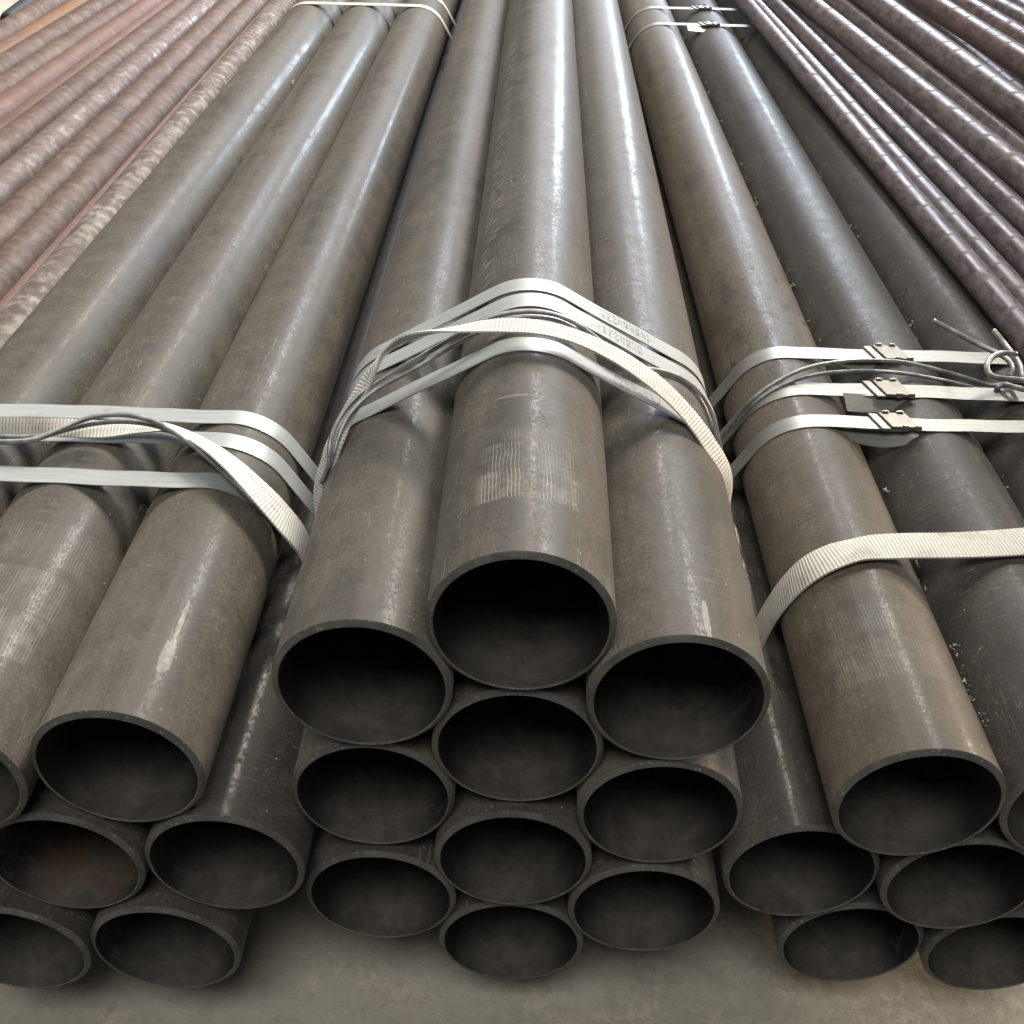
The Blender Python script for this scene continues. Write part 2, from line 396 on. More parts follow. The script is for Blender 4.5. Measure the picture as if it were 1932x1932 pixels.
def webbing_cloth(name, base, shade, red=0.0):
    t = NT(name); U = t.uv(); s = t.sep(U); P = t.obj()
    rib = t.math('MULTIPLY_ADD', t.math('COSINE', t.math('MULTIPLY', s[0], 2*math.pi/0.0042)), -0.5, 0.5)
    thr = t.math('MULTIPLY_ADD', t.math('SINE', t.math('MULTIPLY', s[1], 120.0)), 0.5, 0.5)
    n = t.noise(P, 240, 3, 0.6); d = t.noise(P, 22, 3, 0.6)
    col = t.mix(t.ramp(rib, 0.05, 0.6), shade, base)
    col = t.mix(t.math('MULTIPLY', t.ramp(d, 0.50, 0.72), 0.55), col, tuple(c*0.72 for c in shade))
    if red:
        ln = t.math('ADD', band(t, s[1], 0.40, 0.45, 0.012), band(t, s[1], 0.66, 0.71, 0.012))
        ln = t.math('MULTIPLY', ln, t.math('MULTIPLY', t.ramp(rib, 0.62, 0.35), t.ramp(t.noise(P, 35, 2), 0.42, 0.58)))
        col = t.mix(t.math('MULTIPLY', ln, red), col, (0.45, 0.07, 0.045))
    t.bump(t.math('ADD', t.math('MULTIPLY', thr, 0.5), n), 0.35, 0.0006)
    return t.out(col, 0.85, 0.0, 0.2)

def wire_steel():
    t = NT('galvanised_wire'); P = t.obj(); n = t.noise(P, 60, 3, 0.6); f = t.noise(P, 400, 2, 0.6)
    col = t.mix(t.ramp(n, 0.3, 0.7), (0.20, 0.20, 0.195), (0.38, 0.385, 0.38))
    t.bump(f, 0.15, 0.0005)
    return t.out(col, t.math('MULTIPLY_ADD', n, 0.2, 0.28), 0.45, 0.5)

def concrete():
    t = NT('dusty_concrete'); P = t.obj()
    a = t.noise(P, 2.2, 5, 0.6, 0.4); b = t.noise(P, 26, 5, 0.7, 0.8); f = t.noise(P, 190, 3, 0.65)
    g = t.noise(P, 75, 6, 0.75, 0.3); k = t.noise(P, 420, 3, 0.6)
    col = t.mix(t.ramp(t.math('ADD', t.math('MULTIPLY', a, 0.6), t.math('MULTIPLY', b, 0.4)), 0.36, 0.64), (0.325, 0.300, 0.250), (0.43, 0.40, 0.34))
    zone = t.ramp(t.noise(P, 7, 3, 0.6, 0.5), 0.44, 0.62)
    worn = t.math('MULTIPLY', t.ramp(g, 0.47, 0.58), zone)
    col = t.mix(t.math('MULTIPLY', worn, 0.5), col, (0.56, 0.51, 0.41))
    col = t.mix(t.math('MULTIPLY', t.ramp(g, 0.44, 0.34), 0.25), col, (0.15, 0.13, 0.10))
    col = t.mix(t.math('MULTIPLY', t.ramp(k, 0.64, 0.72), 0.6), col, (0.55, 0.51, 0.43))
    col = t.mix(t.math('MULTIPLY', t.ramp(k, 0.36, 0.28), 0.7), col, (0.07, 0.06, 0.05))
    t.bump(t.math('ADD', g, t.math('MULTIPLY', k, 0.5)), 0.5, 0.003)
    return t.out(col, 0.85, 0.0, 0.25)
def timber():
    t = NT('rough_timber'); P = t.obj(); n = t.noise(t.vmul(P, (1, 14, 14)), 6, 4, 0.6, 0.4)
    t.bump(n, 0.4, 0.002)
    return t.out(t.mix(n, (0.11, 0.075, 0.045), (0.24, 0.18, 0.12)), 0.85, 0.0, 0.2)
def plain(name, col, rough, metal=0.0):
    t = NT(name); n = t.noise(t.obj(), 120, 3, 0.6); t.bump(n, 0.2, 0.0008)
    return t.out(t.mix(n, tuple(c*0.75 for c in col), tuple(min(1, c*1.2) for c in col)), rough, metal, 0.4)

M_STEEL = pipe_steel('varnished_steel')
M_PEAK = pipe_steel('varnished_steel_peak', scuffs=((0.079, 0.124, -31, 36, 1.0), (0.125, 0.168, -29, 32, 0.65), (0.172, 0.192, -14, 30, 0.3)),
  marks=((0.252, -4, 0.0022, 20, (0.34, 0.32, 0.28), 0.6), (0.222, -2, 0.034, 34, (0.075, 0.066, 0.056), 0.45))+tuple((y, a, l, 1.2, (0.03, 0.027, 0.025), 1.0) for (y, a, l) in ((1.609, 28.7, .02), (1.276, 28.5, .024), (1.208, 28.1, .022), (0.932, 27.2, .018), (0.865, 26.8, .020))),
  hatch=(0.55, 1.75, -52, -34, 0.55))
M_LA = pipe_steel('varnished_steel_smeared', marks=((0.085, 26.4, 0.024, 5.0, (0.34, 0.32, 0.275), 0.8), (0.135, 26.7, 0.034, 1.8, (0.34, 0.32, 0.275), 0.8)))
M_C = pipe_steel('varnished_steel_dripped', marks=((0.026, 12.6, 0.030, 2.2, (0.42, 0.41, 0.38), 0.75),))
DKB = (0.035, 0.033, 0.031)
M_P2 = pipe_steel('varnished_steel_scuffed', scuffs=((0.098, 0.158, -30, 46, 1.0), (0.162, 0.222, -40, 48, 0.7), (0.234, 0.295, -40, 50, 0.35)), dusty=0.52)
M_Q1 = pipe_steel('varnished_steel_pitted_lit', dust=(0.180, 0.150, 0.112), scuffs=((0.10, 0.155, -50, 30, 0.42), (0.165, 0.205, -45, 30, 0.38)), flecks=0.8, dusty=0.58)  # warm light painted into the tan dust colour; flecks are pitting
M_QSHADE = pipe_steel('varnished_steel_shaded', dark=(0.048, 0.046, 0.043), dust=(0.098, 0.090, 0.077), flecks=0.6, dusty=0.45, coat=0.06, marks=((1.99, -10, 0.05, 24, (0.035, 0.033, 0.031), 0.7),))  # same steel, shade beside the ringed tubes painted in as greyer colour
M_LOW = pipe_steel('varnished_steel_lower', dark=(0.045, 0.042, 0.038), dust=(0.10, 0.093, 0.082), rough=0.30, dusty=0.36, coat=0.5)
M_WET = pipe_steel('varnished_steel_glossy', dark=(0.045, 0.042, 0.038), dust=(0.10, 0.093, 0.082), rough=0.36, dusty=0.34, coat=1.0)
M_RIM = rim_steel(); M_BORE = bore_steel(); M_BORE_RUST = bore_steel('pipe_bore_rusty', 0.9)
M_CONC = concrete(); M_TIMBER = timber()

# ------------------------------------------------------------------ floor and bearers
FLOOR = -0.662
def floor_mesh():
    V = [(-14, -3, FLOOR), (14, -3, FLOOR), (14, 24, FLOOR), (-14, 24, FLOOR)]
    o = mesh_obj('floor', V, [(0, 1, 2, 3)], M_CONC, smooth=False); props(o, kind='structure')
floor_mesh()

def box(name, lo, hi, mat, parent=None, bev=0.004):
    bm = bmesh.new(); bmesh.ops.create_cube(bm, size=1)
    for v in bm.verts:
        v.co = Vector(((lo[0]+hi[0])/2+v.co.x*(hi[0]-lo[0]), (lo[1]+hi[1])/2+v.co.y*(hi[1]-lo[1]), (lo[2]+hi[2])/2+v.co.z*(hi[2]-lo[2])))
    if bev: bmesh.ops.bevel(bm, geom=bm.edges[:], offset=bev, segments=2, affect='EDGES')
    me = bpy.data.meshes.new(name); bm.to_mesh(me); bm.free(); me.materials.append(mat)
    return link_obj(name, me, parent=parent)

# ------------------------------------------------------------------ big pipes
RP = 0.084; WALL = 0.0066; PLEN = 5.6
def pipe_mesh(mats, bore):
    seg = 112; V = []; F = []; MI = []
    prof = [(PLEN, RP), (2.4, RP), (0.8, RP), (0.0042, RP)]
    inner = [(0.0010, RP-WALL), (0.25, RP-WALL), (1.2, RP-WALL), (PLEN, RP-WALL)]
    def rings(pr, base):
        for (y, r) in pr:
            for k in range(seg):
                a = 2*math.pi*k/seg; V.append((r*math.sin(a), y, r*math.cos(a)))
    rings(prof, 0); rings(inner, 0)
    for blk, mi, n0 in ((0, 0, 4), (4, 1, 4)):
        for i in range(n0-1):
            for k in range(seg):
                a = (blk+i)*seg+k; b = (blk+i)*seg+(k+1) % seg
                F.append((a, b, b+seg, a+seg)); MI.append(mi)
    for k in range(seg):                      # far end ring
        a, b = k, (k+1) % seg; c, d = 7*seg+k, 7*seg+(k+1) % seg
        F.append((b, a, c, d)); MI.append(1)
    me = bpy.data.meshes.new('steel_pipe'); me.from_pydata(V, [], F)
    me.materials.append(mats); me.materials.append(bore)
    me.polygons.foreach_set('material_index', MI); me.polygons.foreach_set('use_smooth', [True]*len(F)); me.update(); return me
def rim_mesh():
    seg = 112; V = []; F = []
    prof = [(0.0042, RP), (0.0040, RP-0.0002), (0.0001, RP-0.0048), (0.0, RP-0.0050), (0.0, RP-WALL+0.0010), (0.0010, RP-WALL)]
    for (y, r) in prof:
        for k in range(seg):
            a = 2*math.pi*k/seg; V.append((r*math.sin(a), y, r*math.cos(a)))
    for i in range(len(prof)-1):
        for k in range(seg):
            a = i*seg+k; b = i*seg+(k+1) % seg; F.append((a, b, b+seg, a+seg))
    me = bpy.data.meshes.new('bevelled_rim'); me.from_pydata(V, [], F); me.materials.append(M_RIM)
    me.polygons.foreach_set('use_smooth', [True]*len(F)); me.update()
    me.set_sharp_from_angle(angle=R_(25)); return me
RIM = rim_mesh(); _pm = {}
def pipe(x, z, y, yaw, mat, label, group, bore=None, roll=None):
    key = (mat.name, (bore or M_BORE).name)
    if key not in _pm: _pm[key] = pipe_mesh(mat, bore or M_BORE)
    o = link_obj('steel_pipe', _pm[key], (x+y*math.tan(yaw), y, z))
    o.rotation_euler = (0, 0, -yaw)
    props(o, label, 'pipe', group)
    link_obj('bevelled_rim', RIM, parent=o); return o

GM, GL, GR = 'steel pipes of the peaked middle bundle', 'steel pipes of the flat-topped bundle by the pinkish tubes', 'steel pipes of the flat-topped bundle with buckled straps'
PINK, BUCK = 'the pinkish-tube side', 'the buckled-strap side'
CENTRE = [(0.0004, -0.0008, .041, M_PEAK, 'steel pipe at the peak of the middle bundle, white webbing scuffs near its open end'),
 (-0.1450, -0.0843, .040, M_STEEL, 'middle-bundle pipe touching the peak pipe on the pinkish-tube side, dark shadow strip along it'),
 (0.1468, -0.0838, .034, M_C, 'top pipe of the middle bundle\'s column on the buckled-strap side, pale drip near its end'),
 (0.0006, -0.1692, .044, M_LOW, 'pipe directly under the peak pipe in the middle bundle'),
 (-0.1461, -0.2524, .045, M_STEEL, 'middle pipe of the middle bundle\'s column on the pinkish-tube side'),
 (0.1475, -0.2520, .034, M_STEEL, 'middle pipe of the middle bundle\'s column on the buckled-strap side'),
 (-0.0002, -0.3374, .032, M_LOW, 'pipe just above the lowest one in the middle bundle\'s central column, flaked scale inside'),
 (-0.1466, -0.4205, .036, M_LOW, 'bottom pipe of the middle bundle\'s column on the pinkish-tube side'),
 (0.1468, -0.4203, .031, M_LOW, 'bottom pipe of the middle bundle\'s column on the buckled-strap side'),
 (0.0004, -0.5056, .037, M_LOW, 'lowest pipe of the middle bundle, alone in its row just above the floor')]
for (x, z, y, m, lab) in CENTRE: pipe(x, z, y, 0.0, m, lab, GM)
YL, YR = 0.00568, -0.01202; HX = 0.8660254*0.1684; DD = 0.1684
LT = [(-0.3871, -0.1890), (-0.3871-DD, -0.1890), (-0.3871-2*DD, -0.1890)]
LM_ = [(-0.3035, -0.3345), (-0.4714, -0.3345), (-0.6398, -0.3345)]
LB = [(-0.3880, -0.4801), (-0.5564, -0.4801)]
LEFT = [(LT[0], .017, M_LA, 'top-row pipe next to the middle bundle with a pale smear near its end, pinkish-tube bundle', None),
 (LT[1], .0, M_P2, 'middle pipe of the top row beside the pinkish tubes, bright ribbed webbing scuffs', None),
 (LT[2], .02, M_STEEL, 'top-row steel pipe lying right against the pinkish mottled tubes', None),
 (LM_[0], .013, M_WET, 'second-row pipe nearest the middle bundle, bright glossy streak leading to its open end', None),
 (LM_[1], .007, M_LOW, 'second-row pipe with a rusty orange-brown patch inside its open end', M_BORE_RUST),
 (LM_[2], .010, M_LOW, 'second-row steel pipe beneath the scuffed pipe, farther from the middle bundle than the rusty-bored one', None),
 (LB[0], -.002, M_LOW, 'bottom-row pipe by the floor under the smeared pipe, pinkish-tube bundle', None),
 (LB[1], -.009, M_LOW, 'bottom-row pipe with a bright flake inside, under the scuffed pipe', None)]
for ((x, z), y, m, lab, bo) in LEFT: pipe(x, z, y, YL, m, lab, GL, bo)
RT_ = [(0.3975, -0.2128), (0.3975+DD, -0.2128), (0.3975+2*DD, -0.2128)]
RM = [(0.3128, -0.3590), (0.4818, -0.3590), (0.6500, -0.3590)]
RB = [(0.3980, -0.5045), (0.5668, -0.5045)]
RIGHT = [(RT_[0], .026, M_Q1, 'tan sunlit-looking top-row pipe next to the middle bundle under the wide white webbing'),
 (RT_[1], .030, M_QSHADE, 'shaded grey top-row pipe carrying the strap buckles'),
 (RT_[2], .034, M_QSHADE, 'shaded dark grey top-row pipe half covered by the purple-brown tubes'),
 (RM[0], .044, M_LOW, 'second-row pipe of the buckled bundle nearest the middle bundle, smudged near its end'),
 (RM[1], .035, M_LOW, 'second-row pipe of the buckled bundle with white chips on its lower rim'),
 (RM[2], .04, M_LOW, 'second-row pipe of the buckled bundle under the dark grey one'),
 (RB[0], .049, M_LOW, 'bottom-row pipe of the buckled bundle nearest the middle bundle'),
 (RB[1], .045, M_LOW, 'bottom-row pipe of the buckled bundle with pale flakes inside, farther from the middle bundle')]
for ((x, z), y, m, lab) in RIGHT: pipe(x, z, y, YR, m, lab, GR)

# timber bearers carry the three bundles clear of the floor
for k, (x0, x1, top, lab) in enumerate(((-0.95, -0.26, -0.4801-RP, 'pinkish-tube bundle'), (-0.16, 0.16, -0.5056-RP, 'middle bundle'), (0.28, 0.92, -0.5045-RP, 'buckled bundle'))):
    for y in (0.85, 3.6):
        o = box('timber_bearer', (x0, y, FLOOR+0.001), (x1, y+0.09, top), M_TIMBER)
        props(o, 'rough timber bearer under the %s, %s' % (lab, 'behind the open pipe ends' if y < 1 else 'deep under the pipes'), 'timber', 'timber bearers')

# ------------------------------------------------------------------ small tubes
def straight_tube(p0, p1, d, mat, label, group, name, wall=0.004, sag=0.0):
    p0 = np.array(p0); p1 = np.array(p1); L = np.linalg.norm(p1-p0); seg = 32; n = 14
    V = []; F = []
    rad = d/2
    for r in (rad, rad-wall):
        for i in range(n+1):
            y = L*i/n; dz = -sag*4*(i/n)*(1-i/n)
            for k in range(seg):
                a = 2*math.pi*k/seg; V.append((r*math.sin(a), y, r*math.cos(a)+dz))
    for b in (0, 1):
        for i in range(n):
            for k in range(seg):
                q = b*(n+1)*seg+i*seg; a, c = q+k, q+(k+1) % seg
                F.append((a, a+seg, c+seg, c) if b == 0 else (c, c+seg, a+seg, a))
    o2 = (n+1)*seg
    for e in (0, n):
        for k in range(seg):
            a, c = e*seg+k, e*seg+(k+1) % seg
            F.append((a, c, c+o2, a+o2) if e == 0 else (c, a, a+o2, c+o2))
    o = mesh_obj(name, V, F, mat)
    dvec = Vector(p1-p0)
    o.location = Vector(p0); o.rotation_euler = dvec.to_track_quat('Y', 'Z').to_euler()
    props(o, label, 'tube', group); return o

def sil_x(u, v, z, r, side):
    """centre (x, y) at height z of a tube whose silhouette passes pixel (u, v)"""
    d = ray(u, v); t = (z-CAM[2])/d[2]; p = CAM+d*t
    k = r*math.hypot(d[0], d[2])/abs(d[2])
    return p[0]-side*k, p[1]
def tube_line(a, b, z, d, side, y0, y1):
    xa, ya = sil_x(a[0], a[1], z, d/2, side); xb, yb = sil_x(b[0], b[1], z, d/2, side)
    f = lambda y: xa+(xb-xa)*(y-ya)/(yb-ya)
    return (f(y0), y0, z), (f(y1), y1, z)

PALE = (0.19, 0.158, 0.126)
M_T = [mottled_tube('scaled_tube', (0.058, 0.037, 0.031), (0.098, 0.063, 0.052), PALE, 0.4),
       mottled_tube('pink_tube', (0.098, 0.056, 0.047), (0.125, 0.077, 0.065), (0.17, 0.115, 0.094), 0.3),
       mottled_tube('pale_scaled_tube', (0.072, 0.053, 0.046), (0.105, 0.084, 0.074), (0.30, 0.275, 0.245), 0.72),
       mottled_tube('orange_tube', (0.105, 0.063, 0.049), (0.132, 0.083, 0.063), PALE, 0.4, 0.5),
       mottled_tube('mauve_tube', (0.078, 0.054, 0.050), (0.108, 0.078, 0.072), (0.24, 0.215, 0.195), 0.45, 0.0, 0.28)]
LTUBES = [  # left silhouette at the picture's edge (0, v) and (u, 0), height, material, label
 ((0, 39), (67, 0), -.195, 0, 'mauve-brown tube at the outer edge of the pinkish tubes, beside the black rod'),
 ((0, 80), (131, 0), -.225, 3, 'orange-stained tube among the pinkish tubes'),
 ((0, 103), (170, 0), -.198, 0, 'mottled brown tube beside the orange-stained tube, dark groove on its other side'),
 ((0, 142), (226, 0), -.205, 0, 'mottled tube between the dark groove and the flat pink tube'),
 ((0, 180), (265, 0), -.212, 1, 'flat pink tube with few marks, beside the lower faint pink tube'),
 ((0, 226), (300, 0), -.232, 1, 'faint pink tube sunk beside the broad tan mottled tube'),
 ((0, 246), (330, 0), -.190, 0, 'broad tan mottled tube lying proud among the pinkish tubes'),
 ((0, 313), (368, 0), -.192, 4, 'mauve tube with a broken white glossy streak along it'),
 ((0, 392), (415, 0), -.196, 0, 'brown mottled tube beside the mauve white-streaked tube'),
 ((0, 466), (460, 0), -.200, 0, 'mottled tube beside the salmon-pink stripe-like tube'),
 ((0, 545), (496, 0), -.232, 1, 'salmon-pink tube sunk between two mottled tubes near the steel pipes'),
 ((0, 588), (512, 0), -.203, 2, 'white-flaked grey tube, the mottled one nearest the steel pipes'),
 ((0, 650), (532, 0), -.236, 1, 'thin-looking pink tube edge wedged against the steel pipe')]
DT = 0.076
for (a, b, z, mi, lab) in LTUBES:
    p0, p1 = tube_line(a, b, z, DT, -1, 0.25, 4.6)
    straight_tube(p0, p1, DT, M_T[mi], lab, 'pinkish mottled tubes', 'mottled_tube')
# hidden under-layer that the visible tubes rest on
for k in range(10):
    x = -0.90-0.086*k
    straight_tube((x-0.02, 0.25, -0.292), (x, 4.6, -0.292), DT, M_T[k % 2], 'pinkish tube in the lower layer seen only through the gaps', 'pinkish tubes of the lower layer', 'mottled_tube')

M_R = [ringed_tube('ringed_tube', (0.115, 0.092, 0.097), (0.180, 0.147, 0.150), (0.29, 0.245, 0.235)),
       ringed_tube('ringed_tube_brown', (0.140, 0.113, 0.112), (0.205, 0.170, 0.163), (0.33, 0.28, 0.25)),
       ringed_tube('ringed_tube_red', (0.145, 0.100, 0.089), (0.205, 0.150, 0.132), (0.38, 0.29, 0.245))]
Z = lambda a: (1405.6+a[0]*.2725, a[1]*.2725)
RTUBES = [ # two points of a silhouette (zoomed coordinates), which side, height, diameter, material, label
 ((400, 590), (1200, 1580), -1, -.103, .046, 0, 'dull purple-brown ringed tube lying on the dark grey pipe'),
 ((640, 570), (1320, 1294), 1, -.100, .046, 0, 'purple-brown tube next to the one lying on the dark grey pipe'),
 ((440, 190), (1530, 1260), 1, -.088, .045, 0, 'purple tube with broad broken reflections, before the sunken glossy tube'),
 ((690, 280), (1640, 1130), 1, -.092, .048, 0, 'sunken dark glossy tube with a bright blue-white reflection'),
 ((510, 0), (1500, 760), 1, -.056, .058, 1, 'brown ringed tube with a tan lit flank beside the sunken glossy tube'),
 ((716, 0), (1932, 930), 1, -.062, .056, 1, 'brown ringed tube with thin yellow reflections beside a black gap'),
 ((1010, 0), (1932, 640), 1, -.012, .066, 1, 'thick brown ringed tube proud of the pile between two dark gaps'),
 ((1390, 0), (1932, 330), 1, -.055, .064, 2, 'reddish ringed tube beyond the wide dark gap'),
 ((1600, 0), (1932, 190), 1, -.060, .064, 2, 'reddish-tan ringed tube with yellow reflections beyond the first reddish one'),
 ((1790, 0), (1932, 70), 1, -.050, .064, 0, 'dark ringed tube at the outer edge of the purple-brown pile')]
RPOS = []
for (a, b, sd, z, d, mi, lab) in RTUBES:
    p0, p1 = tube_line(Z(a), Z(b), z, d, sd, 0.35, 3.7)
    RPOS.append((p0, p1, d)); straight_tube(p0, p1, d, M_R[mi], lab, 'purple-brown ringed tubes', 'ringed_tube')
for k in range(10):
    x = 0.93+0.075*k
    straight_tube((x+0.03, 0.35, -0.150), (x, 3.7, -0.150), .062, M_R[0], 'dark ringed tube in the lower layer seen only through the gaps', 'ringed tubes of the lower layer', 'ringed_tube')
# black rod end on the far side of the pinkish tubes
M_ROD = plain('black_rubber', (0.018, 0.019, 0.024), 0.6)
e0 = at(16, 40, -.25); e1 = at(75, -6, -.25); dv = unit(e1-e0)
path = [e0-dv*0.012, e0-dv*0.006, e0, e0+dv*0.02]+[e0+dv*s for s in np.linspace(0.1, 1.6, 8)]
o = tube_mesh('black_rod', path, 0.030, M_ROD, segs=18, rvar=[0.4, 0.75, 0.92]+[1]*9)
props(o, 'black round-ended rod lying beyond the outermost pinkish tube', 'rod')

# ------------------------------------------------------------------ straps
PA, PB = (0.255, 0.272, 0.270), (0.345, 0.362, 0.358)
M_PALE = strap_steel('pale_steel_strap', PA, PB, 0.2, 0.42)
M_PRINT1 = strap_steel('printed_steel_strap', PA, PB, 0.2, 0.42, prints=((0.090, 0.165, 0.16, 0.84, 0.85),))
M_PRINT2 = strap_steel('printed_steel_strap_faint', PA, PB, 0.2, 0.42, prints=((0.078, 0.152, 0.16, 0.84, 0.7),))
M_PRINT3 = strap_steel('printed_steel_strap_low', PA, PB, 0.2, 0.42, prints=((0.105, 0.170, 0.16, 0.84, 0.7),))
M_BARE = strap_steel('bare_steel_strap', (0.165, 0.165, 0.15), (0.255, 0.255, 0.235), 0.35, 0.42)
M_CREAM = strap_steel('cream_steel_strap', (0.36, 0.34, 0.295), (0.44, 0.415, 0.36), 0.15, 0.45)
M_CLIP = plain('buckle_steel', (0.155, 0.145, 0.115), 0.42, 0.4)
M_EAR = plain('buckle_ear_steel', (0.36, 0.35, 0.31), 0.28, 0.8)
M_WEB = webbing_cloth('white_webbing', (0.62, 0.61, 0.57), (0.40, 0.39, 0.35), 0.9)
M_WEB2 = webbing_cloth('cream_webbing', (0.57, 0.555, 0.50), (0.35, 0.335, 0.295), 0.0)
M_WIRE = wire_steel()

D0 = 0.1684
CC = [(x, z) for (x, z, *_r) in CENTRE]
CL = LT+[(-0.3035-k*DD, -0.3345) for k in range(4)]+[(-0.388-k*DD, -0.4801) for k in range(3)]
CR = RT_+[(0.3128+k*DD, -0.3590) for k in range(4)]+[(0.398+k*DD, -0.5045) for k in range(3)]
def shift(C, yaw, y): return [(x+y*math.tan(yaw), z) for (x, z) in C]
def strap_loop(name, C, yaw, y, width, mat, label, group, lift=0.0012, tilt=0.0, printing=None):
    H = hull_loop(shift(C, yaw, y), RP+lift)[::-1]      # runs over the top towards +x
    k = int(np.argmin(np.abs(H[:, 0]-(H[:, 0].min()+H[:, 0].max())/2)+(H[:, 1] < H[:, 1].mean())*10)); H = np.roll(H, -k, 0)
    cx = H[:, 0].mean()
    P = np.stack([H[:, 0], np.full(len(H), y)+tilt*(H[:, 0]-cx)+0.0012*np.sin(H[:, 0]*23+y*40)+0.0006*np.sin(H[:, 0]*71+y*90), H[:, 1]], -1)
    T = np.roll(P, -1, 0)-np.roll(P, 1, 0); Nn = np.stack([T[:, 2], np.zeros(len(P)), -T[:, 0]], -1)
    out = P-np.array([cx, y, H[:, 1].mean()])
    if np.sum(Nn*out) < 0: Nn = -Nn
    o = ribbon(name, P, Nn, width, 0.0012, mat, closed=True)
    props(o, label, 'strap', group); return o, P, Nn
GS = 'steel straps round the middle bundle'
strap_loop('steel_strap', CC, 0, .546, .0325, M_PRINT1, 'pale steel strap over the peak pipe, the one farthest from the open ends', GS, tilt=0.01)
strap_loop('steel_strap', CC, 0, .503, .0335, M_PRINT2, 'pale steel strap over the peak pipe lying beside the thin wires', GS, tilt=0.01)
strap_loop('steel_strap', CC, 0, .398, .0300, M_PRINT3, 'pale steel strap over the peak pipe under the loose webbing, nearest the open ends', GS, tilt=0.0)
GS = 'steel straps round the bundle by the pinkish tubes'
strap_loop('steel_strap', CL, YL, .523, .031, M_PALE, 'pale steel strap by the pinkish tubes just beyond the wires', GS)
strap_loop('steel_strap', CL, YL, .470, .030, M_PALE, 'pale steel strap by the pinkish tubes running under the webbing and wires', GS)
strap_loop('steel_strap', CL, YL, .382, .030, M_PALE, 'pale steel strap by the pinkish tubes nearest the open ends', GS)
GB = 'cream straps at the far end of the pipes by the pinkish tubes'
strap_loop('steel_strap', CL, YL, 2.84, .034, M_CREAM, 'cream strap far along the pipes by the pinkish tubes, the nearer of the pair', GB)
strap_loop('steel_strap', CL, YL, 3.00, .034, M_CREAM, 'cream strap far along the pipes by the pinkish tubes, the farther of the pair', GB)
GS = 'buckled steel straps'
BUCKLED = []
for y, wd, lab in ((.784, .034, 'bare steel strap with a buckle, farthest of the three from the open ends'), (.680, .034, 'bare steel strap with a buckle and a stub tail, lying beside the two wires'),
                   (.594, .030, 'bare steel strap with a buckle, nearest of the three to the open ends'), (3.01, .030, 'bare buckled strap far along the pipes, the farther of the pair'), (2.80, .030, 'bare buckled strap far along the pipes, the nearer of the pair')):
    o, P, Nn = strap_loop('steel_strap', CR, YR, y, wd, M_BARE, lab, GS); BUCKLED.append((o, y, wd))

def buckle(parent, c, ang, wd, tail):
    """folded clip with two ears on each edge, and the strap's tail bent back under it"""
    ca, sa = math.cos(ang), math.sin(ang)
    def W(x, y, z): return (c[0]+ca*x-sa*y, c[1]+sa*x+ca*y, c[2]+z)
    def slab(name, lo, hi, mat, par, skew=0.0, bev=0.0006):
        o = box(name, lo, hi, mat, par, bev)
        for v in o.data.vertices:
            x, y, z = v.co; v.co = W(x+skew*y, y, z)
        return o
    L, h = 0.037, wd/2+0.003
    b = slab('buckle', (-L/2, -h, 0.0012), (L/2, h, 0.0062), M_CLIP, parent, -0.30)
    slab('buckle_lip', (-L/2-0.013, -h-0.001, 0.0010), (-L/2-0.001, h+0.001, 0.0036), M_BARE, b, -0.30)
    for (x, y) in ((-0.009, h), (0.011, h), (-0.001, -h), (0.016, -h)):
        sg = 1 if y > 0 else -1
        slab('buckle_ear', (x-0.0046, y-0.0026, 0.0010), (x+0.0046, y+0.0020, 0.0092), M_EAR, b, -0.30, 0.0012)
    if tail:
        P = catmull([W(*q[:3])+(q[3],) for q in tail], 8); wf = P[:, 3]; P = P[:, :3]; n = len(P)
        ribbon('strap_tail', P, np.tile([0, -0.45, 0.89], (n, 1)), wd*0.92*wf, 0.0012, M_BARE, parent)
ztop = RT_[0][1]+RP
for (o, y, wd), (u, v), tl in zip(BUCKLED, ((1675, 655), (1682, 733), (1692, 790), (1326, 14), (1339, 42)), (1, 2, 3, 0, 2)):
    p = at(u, v, ztop+0.004); c = (p[0], y, ztop+0.0012)
    T = {0: None,
         1: [(0.024, -0.012, -0.002, .15), (0.012, -0.013, -0.006, .55), (-0.012, -0.013, -0.010, .8), (-0.045, -0.011, -0.011, .75), (-0.075, -0.008, -0.008, .5), (-0.10, -0.004, -0.003, .15)],
         2: [(0.024, -0.014, -0.003, .2), (0.012, -0.017, -0.006, .6), (-0.005, -0.020, -0.008, .85), (-0.040, -0.026, -0.006, .95), (-0.072, -0.031, -0.002, .95)],
         3: [(0.025, -0.014, -0.003, .15), (0.014, -0.017, -0.010, .6), (-0.012, -0.017, -0.015, .9), (-0.045, -0.014, -0.015, .85), (-0.080, -0.010, -0.010, .5), (-0.115, -0.006, -0.003, .12)]}[tl]
    buckle(o, c, 0.0, wd, T)

